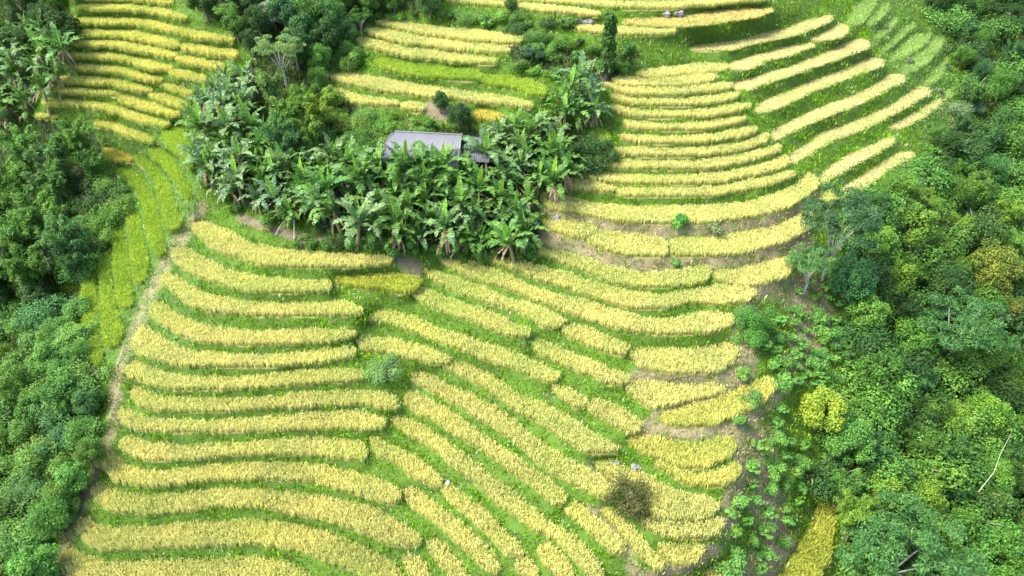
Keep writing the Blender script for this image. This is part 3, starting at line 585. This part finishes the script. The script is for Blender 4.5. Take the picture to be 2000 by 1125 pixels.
def mk_banana(seed, Hs, nleaf, L):
    leavesV, ribs, young, dead = [], [], [], []; top = np.array([0, 0, Hs])
    for k in range(nleaf):
        az = k*2.4+rng.uniform(-.6, .6); fr = k/nleaf; (V, I), rb = banana_leaf(az, L*rng.uniform(.85, 1.1), R(78-fr*48), R(60+fr*75+rng.uniform(-22, 22)), L*.158, rng.uniform(.5, 1.1)); o = top+np.array([math.cos(az), math.sin(az), 0])*.05-np.array([0, 0, fr*.3])
        leavesV.append((V+o, I)); leavesV.append((rb[0]+o, rb[1]))
    (V, I), rb = banana_leaf(rng.uniform(0, 6.28), L*.85, R(86), R(14), L*.10, .05); young = join([(V+top, I), (rb[0]+top, rb[1])])
    for k in range(5):
        az = rng.uniform(0, 6.28); (V, I), rb = banana_leaf(az, L*rng.uniform(.6, .9), R(-5), R(80), L*.05, 1.0); o = top-np.array([0, 0, .25]); dead.append((V+o, I))
    stem = tube([(0, 0, -.4), (.03, .02, Hs*.5), (0, 0, Hs+.05)], .13, .075, 8); return stem, join(leavesV), young, join(dead)

def proto(kind, sets, stem_mat):
    (sv, si), (lv, li) = sets; return (kind, npmesh(kind+'_trunk', sv, 4, si, stem_mat, smooth=True), npmesh(kind+'_crown', lv, 4, li, M_LEAF))
PR = {
 'broad': [proto('broad', mk_broad(1.55, 2.2, 1, 46), M_BARK), proto('broad', mk_broad(1.7, 2.2, .85, 52, 240, .14), M_BARK), proto('broad', mk_broad(1.4, 2.1, 1.1, 44, 280, .13), M_BARK), proto('broad', mk_broad(1.6, 2.2, .95, 30, 300, .22, .45), M_BARK)],
 'airy': [proto('airy', mk_airy(1.7, 3.0, 52), M_PALEBARK), proto('airy', mk_airy(1.9, 3.3, 56, 190), M_PALEBARK)],
 'bamboo': [proto('bamboo', mk_bamboo(), M_CULM), proto('bamboo', mk_bamboo(26, 4.8, 1.6, 30), M_CULM)],
 'shrub': [proto('shrub', mk_shrub(), M_BARK), proto('shrub', mk_shrub(.75, 1700, .1, 11), M_BARK), proto('shrub', mk_shrub(.65, 1300, .18, 8, .5), M_BARK)],
 'thicket': [proto('shrub', mk_shrub(.7, 5200, .068, 14), M_BARK), proto('shrub', mk_shrub(.75, 4600, .06, 18, .7), M_BARK), proto('shrub', mk_shrub(.68, 4200, .085, 12, .4), M_BARK)],
 'cassava': [proto('cassava', mk_cassava(), M_BARK), proto('cassava', mk_cassava(), M_BARK)],
 'column': [proto('column', mk_column(), M_BARK)]}
HC = {'broad':2.3,'airy':3.3,'bamboo':3.6,'shrub':.45,'cassava':.6,'column':2.4,'banana':2.0}
def stand(u, v, hc):
    """foot of a plant whose crown centre (hc above its foot) shows at pixel (u, v)"""
    ub, vb = float(u), float(v)
    for _ in range(12):
        p = ground(ub, vb); pu, pv = proj(p+np.array([0, 0, hc])); ub += (u-pu)*.8; vb += (v-pv)*.8
    return ground(ub, vb)
NAMES = {'broad':('broadleaf_tree','tree'),'airy':('feathery_tree','tree'),'bamboo':('bamboo_clump','bamboo'),'shrub':('shrub','shrub'),'cassava':('cassava_plant','plant'),'column':('vine_covered_tree','tree')}
NPL = [0]
def plant(kind, u, v, sc, color, label, group=None, var=None, at_foot=False, sxyz=(1, 1, 1)):
    pl = PR['thicket' if kind == 'shrub' and sc > 1.1 else kind]; k = (NPL[0] if var is None else var) % len(pl); NPL[0] += 1
    foot = ground(float(u), float(v)) if at_foot else stand(u, v, HC[kind]*sc*sxyz[2])
    root = empty(NAMES[kind][0], foot, random.uniform(0, 6.28), (sc*sxyz[0], sc*sxyz[1], sc*sxyz[2])); tag(root, label, NAMES[kind][1], group)
    link('stem' if kind in ('shrub', 'cassava') else ('culms' if kind == 'bamboo' else 'trunk'), pl[k][1], root)
    link('foliage' if kind in ('shrub', 'cassava', 'bamboo') else 'crown', pl[k][2], root, color); return root
def J(c, s=.18):
    k = 1+random.uniform(-s, s); return (c[0]*k*(1+random.uniform(-s, s)*.6), c[1]*k, c[2]*k*(1+random.uniform(-s, s)))
DK=(.04,.105,.02); MD=(.075,.19,.025); LT=(.105,.25,.038); YG=(.135,.265,.03); BG=(.06,.17,.043); OL=(.17,.20,.025); GY=(.13,.20,.10)
CASS=(.11,.28,.05)
# single trees and bushes one can point to
plant('column',1188,85,1.05,(.05,.13,.02),'tall narrow vine-covered tree standing among the upper terraces',at_foot=False)
plant('broad',897,222,.62,(.03,.085,.018),'dark round broadleaf tree right behind the tin roof',var=2,sxyz=(1,1,.75))
plant('broad',860,196,.34,(.05,.13,.03),'slim small tree left of the dark round tree above the roof',var=0,sxyz=(1,1,1.2))
plant('broad',999,8,.32,(.04,.11,.02),'small dark tree on the bank at the top edge of the picture',var=1)
plant('broad',1040,100,.55,(.05,.12,.055),'dark bluish bush-like tree in the scrub between upper terraces',var=3,sxyz=(1,1,.5))
plant('airy',1645,425,.98,(.055,.14,.05),'open feathery tree with pale forked trunk overhanging the right terraces',var=1,sxyz=(1.15,1.15,1.5))
plant('airy',1590,500,.75,(.09,.22,.06),'light feathery tree leaning over the ends of the right rice strips',var=0,sxyz=(1.1,1.1,1.1))
plant('broad',1607,800,.80,(.24,.35,.035),'bright yellow-green round tree at the edge of the right wood',var=0,sxyz=(1,1,.9))
plant('broad',1940,520,1.05,(.155,.21,.03),'large olive-yellow tree at the right edge of the picture',var=1)
plant('broad',1965,600,.75,(.135,.19,.03),'smaller olive-yellow tree below the large one at right edge',var=2)
plant('airy',1880,620,1.35,BG,'wide blue-green feathery tree in the right wood below the olive-yellow tree',var=0,sxyz=(1.1,1.1,1))
plant('airy',1775,1075,1.35,(.06,.17,.04),'broad feathery tree filling the bottom right, right of the olive rice strip',var=1,sxyz=(1.15,1.15,1))
plant('airy',1712,1035,.8,(.055,.165,.04),'feathery tree just right of the olive rice strip at the bottom',var=0)
plant('airy',1860,1110,1.1,(.065,.18,.04),'feathery tree at the bottom edge, rightmost of the three feathery ones',var=0)
plant('broad',1720,965,.80,(.15,.28,.03),'yellow-green large-leaved tree above the bottom right feathery trees',var=3)
plant('shrub',1232,972,1.15,(.07,.085,.022),'dark brownish round bush standing in the lower right rice strips',var=1,sxyz=(1.2,1.2,1.5))
plant('shrub',752,722,1.25,(.13,.26,.07),'silvery grey-green bush where the lower left and central terraces meet',var=1,sxyz=(1.15,1,.9))
plant('shrub',1330,430,.85,(.12,.33,.05),'fresh green sapling on the dry bank of the widest curved terrace',var=2,sxyz=(1,1,1.3))
plant('shrub',1392,440,.8,(.16,.22,.09),'greyish green bush on the dry bank beside the fresh green sapling',var=0)
plant('shrub',1320,513,.5,(.10,.28,.04),'small green bush on the second dry bank below the sapling',var=2)
plant('airy',545,85,1.05,(.17,.30,.09),'pale branching feathery tree at the top behind the yellow bamboo',var=0,sxyz=(.9,.9,.9))
plant('broad',530,25,.62,(.22,.30,.20),'silver-leaved tree among dark trees at the top',var=0)
plant('shrub',1470,615,1.3,(.06,.2,.03),'dense green bush at the right end of the central strips',var=0,sxyz=(1,1,1.3))
plant('shrub',1468,655,1.2,(.08,.24,.035),'leafy green bush just below the dense one at the central strip ends',var=2)
for u, v, s, c in ((590,170,.85,YG),(615,200,.75,(.2,.32,.035)),(560,190,.9,(.15,.28,.04)),(600,240,.7,(.12,.24,.035)),(540,230,.9,(.08,.2,.04)),(560,260,.75,BG),(520,140,.75,(.13,.25,.05))):
    plant('bamboo',u,v,s,J(c,.08),'yellow-green bamboo clump above the left side of the banana grove','bamboo clumps above the banana grove')
for u, v, s, c in ((140,250,1.0,LT),(90,275,1.15,(.10,.24,.05)),(30,265,1.1,LT),(170,295,.8,MD),(10,330,1.1,LT),(85,330,1.1,(.09,.22,.04)),(60,400,1.25,LT),(110,430,1.1,(.10,.24,.06)),(20,440,1.2,LT),(130,480,.8,(.04,.13,.03)),(40,500,1.0,MD),(-30,380,1.2,MD),(-40,500,1.2,DK)):
    plant('bamboo',u,v,s,J(c,.1),'tall feathery green bamboo clump in the dark wood at the left edge','bamboo clumps of the left wood')

for u, v, s, c in ((430,260,.5,MD),(480,300,.55,DK),(620,150,.5,LT),(650,190,.5,YG),(520,300,.5,MD),(455,350,.45,MD)):
    plant('broad',u,v,s,J(c),'small leafy tree growing among the bananas at the left of the grove','small trees in the left of the grove')
# woodland fill: spaced crowns inside each wood
def fill(poly, spacing, chooser, avoid=[]):
    us = [p[0] for p in poly]; vs = [p[1] for p in poly]; done = []; out = []
    for _ in range(6000):
        u = random.uniform(min(us), max(us)); v = random.uniform(min(vs), max(vs))
        if not poly_in(np.array([u]), np.array([v]), poly)[0]: continue
        D = NDIST/math.sin(SLOPE+PITCH-math.atan((CY-v)/FPX)); px = spacing*FPX/D
        if any(math.hypot(u-a, (v-b)*1.25) < px for a, b in done): continue
        if any(math.hypot(u-a, v-b) < r_ for a, b, r_ in avoid): continue
        done.append((u, v)); out.append((u, v))
    for u, v in sorted(out, key=lambda q: q[1]): chooser(u, v)
AV = [(1940,520,45),(1965,600,30),(1880,620,55),(1775,1075,60),(1690,1040,40),(1860,1110,50),(1720,965,35),(1640,470,60),(1607,800,50)]
def ch_right(u, v):
    x = random.random(); up = v < 330
    if up: c, nm = (DK, 'dark') if x < .5 else ((BG, 'blue-green') if x < .75 else (MD, 'mid green'))
    else: c, nm = (DK, 'dark') if x < .14 else (MD, 'mid green') if x < .42 else (LT, 'light green') if x < .72 else (BG, 'blue-green') if x < .88 else (YG, 'yellow-green')
    y = random.random(); kind = 'broad' if y < .5 else ('bamboo' if y < .82 else 'airy')
    if v > 640 and y > .3: kind = 'bamboo' if y < .8 else 'broad'
    s = random.uniform(.55, .95)*(1.0 if kind == 'broad' else .85 if kind == 'bamboo' else .75)
    part = 'upper' if v < 375 else 'middle' if v < 750 else 'lower'
    plant(kind, u, v, s, J(c), '%s %s in the %s part of the right-hand wood' % (nm, {'broad':'broadleaf tree','bamboo':'feathery bamboo clump','airy':'feathery tree'}[kind], part), 'trees of the right-hand wood')
fill(WOOD['right'], 1.95, lambda u, v: plant('shrub', u, v, random.uniform(2.3, 3.0), J(random.choice([DK, MD, MD, LT])), 'leafy bush under the trees of the right-hand wood', 'undergrowth bushes of the right-hand wood'))
fill(WOOD['right'], 1.65, ch_right, AV)
def ch_scr(u, v):
    x = random.random(); c, nm = (MD, 'mid green') if x < .35 else (LT, 'light green') if x < .8 else (YG, 'yellow-green') if x < .88 else (BG, 'blue-green')
    if random.random() < .62: plant('broad', u, v, random.uniform(.4, .75), J(c), nm+' leafy tree in the lush scrub at lower left', 'trees of the lower left scrub')
    else: plant('shrub', u, v, random.uniform(1.4, 2.2), J(c), nm+' leafy bush in the lush scrub at lower left', 'bushes of the lower left scrub')
fill(WOOD['left_scrub'], 1.25, ch_scr)
def ch_top(u, v):
    x = random.random(); c, nm = (DK, 'dark') if x < .35 else (MD, 'mid green') if x < .65 else (BG, 'blue-green') if x < .8 else (LT, 'light green')
    plant('broad' if random.random() < .75 else 'airy', u, v, random.uniform(.45, .8), J(c), nm+' tree in the thicket at the top between the terraces', 'trees of the top thicket')
fill([(360,-60),(860,-60),(840,10),(730,20),(680,65),(630,110),(600,110),(490,100),(470,60),(400,20)], 1.8, ch_top, [(545,85,30)])
def ch_ul(u, v):
    if v > 55 and random.random() < .45: return
    x = random.random(); c, nm = (DK, 'dark') if x < .55 else (MD, 'mid green') if x < .85 else (LT, 'light green')
    plant('broad', u, v, random.uniform(.45, .8), J(c), nm+' tree in the wood at the upper left corner', 'trees of the upper left wood')
fill(WOOD['upper_left'], 1.9, ch_ul)
def ch_gap(u, v): plant('shrub', u, v, random.uniform(1.2, 2.0), J(random.choice([DK, MD, LT])), 'leafy bush between the left bamboo and the lime green strips', 'bushes beside the lime strips')
fill(WOOD['left_gap']+[], 1.0, ch_gap)
fill([(-160,520),(110,520),(110,600),(-160,600)], 1.8, lambda u, v: plant('broad', u, v, .6, J(DK), 'dark tree in the shaded hollow at the left edge', 'trees of the left hollow'))
def ch_cas(u, v): plant('cassava' if random.random() < .75 else 'shrub', u, v, random.uniform(.6, .95)*(1 if random.random() < .8 else 1.2), J(CASS if random.random() < .7 else LT, .12), 'bushy green crop plant on the dry slope beside the right wood', 'crop plants on the dry right slope')
fill([(1480,640),(1560,600),(1700,610),(1735,700),(1700,780),(1560,750),(1500,720)], .75, ch_cas)
fill([(1525,780),(1560,860),(1640,880),(1590,940),(1570,990),(1500,1110),(1420,1140),(1430,1000),(1470,900)], .85, ch_cas, [(1570,1080,28)])
fill([(1650,560),(1560,545),(1560,570),(1640,610)], .8, ch_cas)
def ch_bush(lab, grp, cols, a, b):
    def g(u, v): plant('shrub', u, v, random.uniform(a, b), J(random.choice(cols)), lab, grp)
    return g
fill([(640,215),(760,225),(840,240),(860,270),(740,285),(640,280)], .9, ch_bush('low leafy bush in the scrub left of the tin roof', 'bushes beside the house', [MD, LT, YG], .8, 1.4))
fill([(730,30),(880,15),(980,25),(1110,35),(1120,80),(1240,90),(1260,130),(1180,140),(1060,150),(1010,120),(1040,60),(880,40)], 1.2, ch_bush('low green bush in the scrub between the upper terraces', 'bushes between the upper terraces', [MD, LT, DK], .6, 1.2), [(1188,85,25)])
fill([(600,90),(690,60),(700,110),(640,140),(620,130)], 1.0, ch_bush('green bush left of the terraces above the house', 'bushes left of the upper terraces', [MD, LT], .9, 1.5))
fill([(1860,215),(1900,200),(1900,300),(1800,345),(1740,360),(1800,300)], 1.2, ch_bush('pale green bush below the harvested right flank', 'bushes below the harvested flank', [GY, LT], .8, 1.5))
fill([(580,475),(700,482),(900,495),(1040,500),(1030,480),(880,478),(700,465)], .6, ch_bush('low green bush along the foot of the banana grove', 'bushes at the foot of the banana grove', [MD, LT, DK], .6, 1.0))
fill([(1125,290),(1165,270),(1180,310),(1140,330)], 1.0, ch_bush('dark bush right of the banana grove', 'dark bushes by the banana grove', [DK], 1.2, 1.6))
fill([(1440,700),(1530,740),(1510,780),(1440,840)], 1.6, ch_bush('scattered green bush on the dry ground at the right strip ends', 'bushes at the right strip ends', [CASS, LT], .6, .9))
fill([(1700,30),(1850,60),(1870,160),(1830,180)], 2.2, ch_bush('green bush among the pale grassy terraces at upper right', 'bushes on the grassy terraces', [MD, GY], .5, .8))

# banana grove
BPR = []
for k, (hs, nl, L) in enumerate([(1.5, 12, 1.75), (1.8, 11, 1.95), (1.2, 10, 1.6), (.9, 8, 1.3), (1.6, 9, 2.0), (1.35, 13, 1.7)]):
    st, lv, yg, dd = mk_banana(k, hs, nl, L)
    BPR.append((npmesh('banana_stem', st[0], 4, st[1], M_STEM, smooth=True), npmesh('banana_foliage', lv[0], 4, lv[1], M_BAN), npmesh('banana_young', yg[0], 4, yg[1], M_BAN), npmesh('banana_dead', dd[0], 4, dd[1], M_DEAD), hs))
NB = [0]
def banana(u, v, sc, label, group=None, silver=.3):
    k = NB[0] % len(BPR) if random.random() < .8 else random.randrange(len(BPR)); NB[0] += 1; p = BPR[k]
    foot = stand(u, v, (p[4]+.3)*sc); root = empty('banana_plant', foot, random.uniform(0, 6.28), sc); root.rotation_euler[0] = random.uniform(-.2, .2); root.rotation_euler[1] = random.uniform(-.2, .2)
    tag(root, label, 'banana plant', group)
    link('stem', p[0], root); link('foliage', p[1], root, J((.095,.22,.045) if random.random() > silver else (.15,.27,.11), .15)); link('young_leaf', p[2], root, J((.17,.36,.05), .15)); link('dead_leaves', p[3], root)
G1 = [(395,215),(450,170),(480,190),(500,240),(560,280),(640,285),(720,300),(740,310),(860,312),(930,300),(960,260),(1000,240),(1060,230),(1110,250),(1120,300),(1100,340),(1050,360),(1040,420),(1050,455),(1010,470),(900,462),(760,450),(700,430),(640,400),(560,405),(480,380),(420,360),(390,330),(375,270)]
fill(G1, .95, lambda u, v: banana(u, v, random.uniform(.75, 1.15), 'banana plant in the dense grove in front of the tin-roofed house' if u > 680 else 'banana plant in the left wing of the grove, beside the lime green strips', 'banana plants of the central grove'))
fill([(400,150),(470,130),(490,170),(440,190),(390,230),(375,210)], 1.1, lambda u, v: banana(u, v, .85, 'silvery banana plant at the upper left tip of the grove', 'banana plants at the grove tip', .7))
fill([(1085,170),(1130,140),(1165,150),(1185,190),(1160,215),(1100,210)], .95, lambda u, v: banana(u, v, .95, 'banana plant in the small clump beside the curved right terraces', 'banana plants of the small right clump', .7))
fill([(-40,60),(60,40),(125,70),(125,110),(70,170),(40,220),(-40,240)], 1.25, lambda u, v: banana(u, v, random.uniform(.9, 1.2), 'banana plant in the dark wood at the upper left edge', 'banana plants of the upper left wood', .2))
for k_, u_ in enumerate(range(735, 920, 27)): banana(u_, 322-(k_%2)*8, 1.22, 'tall banana plant right in front of the tin roof', 'banana plants against the house')
banana(1850, 285, 1.15, 'banana plant at the edge of the right wood below the straw strips', silver=.9)
banana(578, 402, .55, 'small young banana plant on bare soil at the grove front')
fill([(420,378),(560,410),(660,430),(640,455),(560,432),(440,400)], 1.0, ch_bush('dark leafy bush under the front edge of the banana grove', 'bushes under the grove edge', [DK, MD, MD], .6, 1.1), [(578,440,18)])

# ------------------------------------------------------------------ house with corrugated roofs
def box(x0, x1, y0, y1, z0_, z1):
    V = np.array([(x, y, z) for x in (x0, x1) for y in (y0, y1) for z in (z0_, z1)], float); I = np.array([0,1,3,2, 4,6,7,5, 0,4,5,1, 2,3,7,6, 0,2,6,4, 1,5,7,3]); return V, I
def corr(A, B, C_, D_, n):
    """corrugated sheet between ridge A-B and eave D_-C_, with thickness"""
    A, B, C_, D_ = map(lambda q: np.array(q, float), (A, B, C_, D_)); nn = np.cross(B-A, D_-A); nn /= np.linalg.norm(nn); nn = nn if nn[2] > 0 else -nn
    V = []; I = []
    for i in range(n+1):
        s = i/n; h = .018*math.sin(i*math.pi/2); T_ = A+(B-A)*s; Bm = D_+(C_-D_)*s
        V += [T_+nn*h, Bm+nn*h, T_+nn*(h-.02), Bm+nn*(h-.02)]
    for i in range(n):
        o = i*4; I += [o, o+4, o+5, o+1, o+2, o+3, o+7, o+6, o+1, o+5, o+7, o+3, o, o+2, o+6, o+4]
    return np.array(V), np.array(I)
hb = stand(832, 268, 1.9)-np.array([0, 0, 1.0]); hr = empty('farmhouse', hb, R(-7)); tag(hr, 'low farmhouse with a grey corrugated tin roof half hidden behind banana plants', 'house')
wl = link('wall', npmesh('wall', *(lambda b: (b[0], 4, b[1]))(box(-2.5, 2.3, -1.6, 1.6, -1.2, 2.0)), M_WOODW), hr)
r0 = corr((-2.0, .1, 3.15), (2.35, .1, 3.15), (2.45, -2.1, 2.0), (-3.1, -2.1, 2.0), 130); r1 = corr((-2.0, .1, 3.15), (2.35, .1, 3.15), (2.45, 2.1, 2.0), (-3.1, 2.1, 2.0), 130)
rf = link('roof', npmesh('roof', *(lambda b: (b[0], 4, b[1]))(join([r0, r1])), M_TIN), hr)
hp = corr((-2.02, .09, 3.13), (-2.04, .11, 3.13), (-3.15, 2.1, 1.97), (-3.15, -2.1, 1.97), 50); link('hip_sheet', npmesh('hip', hp[0], 4, hp[1], M_TIN2), hr)
link('ridge_cap', npmesh('ridge', *(lambda b: (b[0], 4, b[1]))(tube([(-2.05, .1, 3.16), (2.4, .1, 3.16)], .05, .05, 6)), M_TIN), hr)
lt = corr((2.5, .9, 2.75), (4.2, .7, 2.65), (4.3, -1.3, 2.0), (2.5, -1.4, 2.05), 50); link('lean_to_roof', npmesh('lean_to', lt[0], 4, lt[1], M_TIN2), hr)
for x in (2.7, 4.1):
    for y in (-1.2, .6): link('post', npmesh('post', *(lambda b: (b[0], 4, b[1]))(box(x-.06, x+.06, y-.06, y+.06, -1.2, 1.95 if y < 0 else 2.5)), M_WOODW), hr)
dv_, di_ = box(-.4, .4, -1.66, -1.603, -.1, 1.7); link('door', npmesh('door', dv_, 4, di_, M_DEAD), hr)

# ------------------------------------------------------------------ rocks, sacks, branches
def rock(u, v, r_, label, m=M_STONE, name='rock', cat='rock'):
    import bmesh
    bm = bmesh.new(); bmesh.ops.create_icosphere(bm, subdivisions=3, radius=r_)
    for q_ in bm.verts:
        c = q_.co.normalized(); k = 1+.22*math.sin(c.x*4+u)+.16*math.sin(c.y*6+v)+.1*math.sin(c.z*9+u*v); q_.co = Vector((c.x*1.2, c.y, c.z*.75))*r_*k
    me = bpy.data.meshes.new(name); bm.to_mesh(me); bm.free(); me.materials.append(m); o = link(name, me); o.location = Vector(ground(u, v))+Vector((0, 0, r_*.45)); tag(o, label, cat)
rock(1200, 908, .26, 'grey boulder at the top of the lower right rice, left of its twin'); rock(1241, 916, .20, 'smaller grey boulder right of the larger boulder in the lower rice')
rock(1128, 46, .3, 'grey boulder left of another on the bank above the top right strips'); rock(1149, 47, .28, 'grey boulder beside the vine-covered tree on the top bank'); rock(1301, 31, .3, 'grey boulder against the bank of the topmost curved strip'); rock(1325, 30, .3, 'grey boulder at the rim of the pale cut strip')
rock(1088, 430, .28, 'grey rock at the left end of the dry bank beside the grove'); rock(875, 945, .13, 'small white stone on the grass between central strips', M_WHITE, 'stone', 'stone')
def stick(pts, r_, label, m=M_PALEBARK, name='dead_branch'):
    P = [ground(u, v)+np.array([0, 0, h]) for u, v, h in pts]; c = P[0]; V, I = tube([p-c for p in P], r_, r_*.4, 6); o = link(name, npmesh(name, V, 4, I, m, smooth=True)); o.location = c; tag(o, label, 'branch')
stick([(575,470,.05),(577,452,.45),(579,435,.9)], .045, 'bare pale stick standing in the soil before the grove', name='stick'); stick([(538,462,.05),(548,450,.25),(556,440,.3)], .05, 'pale cut log lying on bare soil before the grove', name='log')
stick([(229,716,.05),(238,698,.2),(244,682,.3)], .035, 'thin pale pole lying across the dirt path', name='pole')
stick([(1868,1035,3.4),(1890,1010,4.0),(1897,985,4.4),(1915,950,4.6)], .03, 'bare slender branch sticking out of the lower right wood', M_CULM)
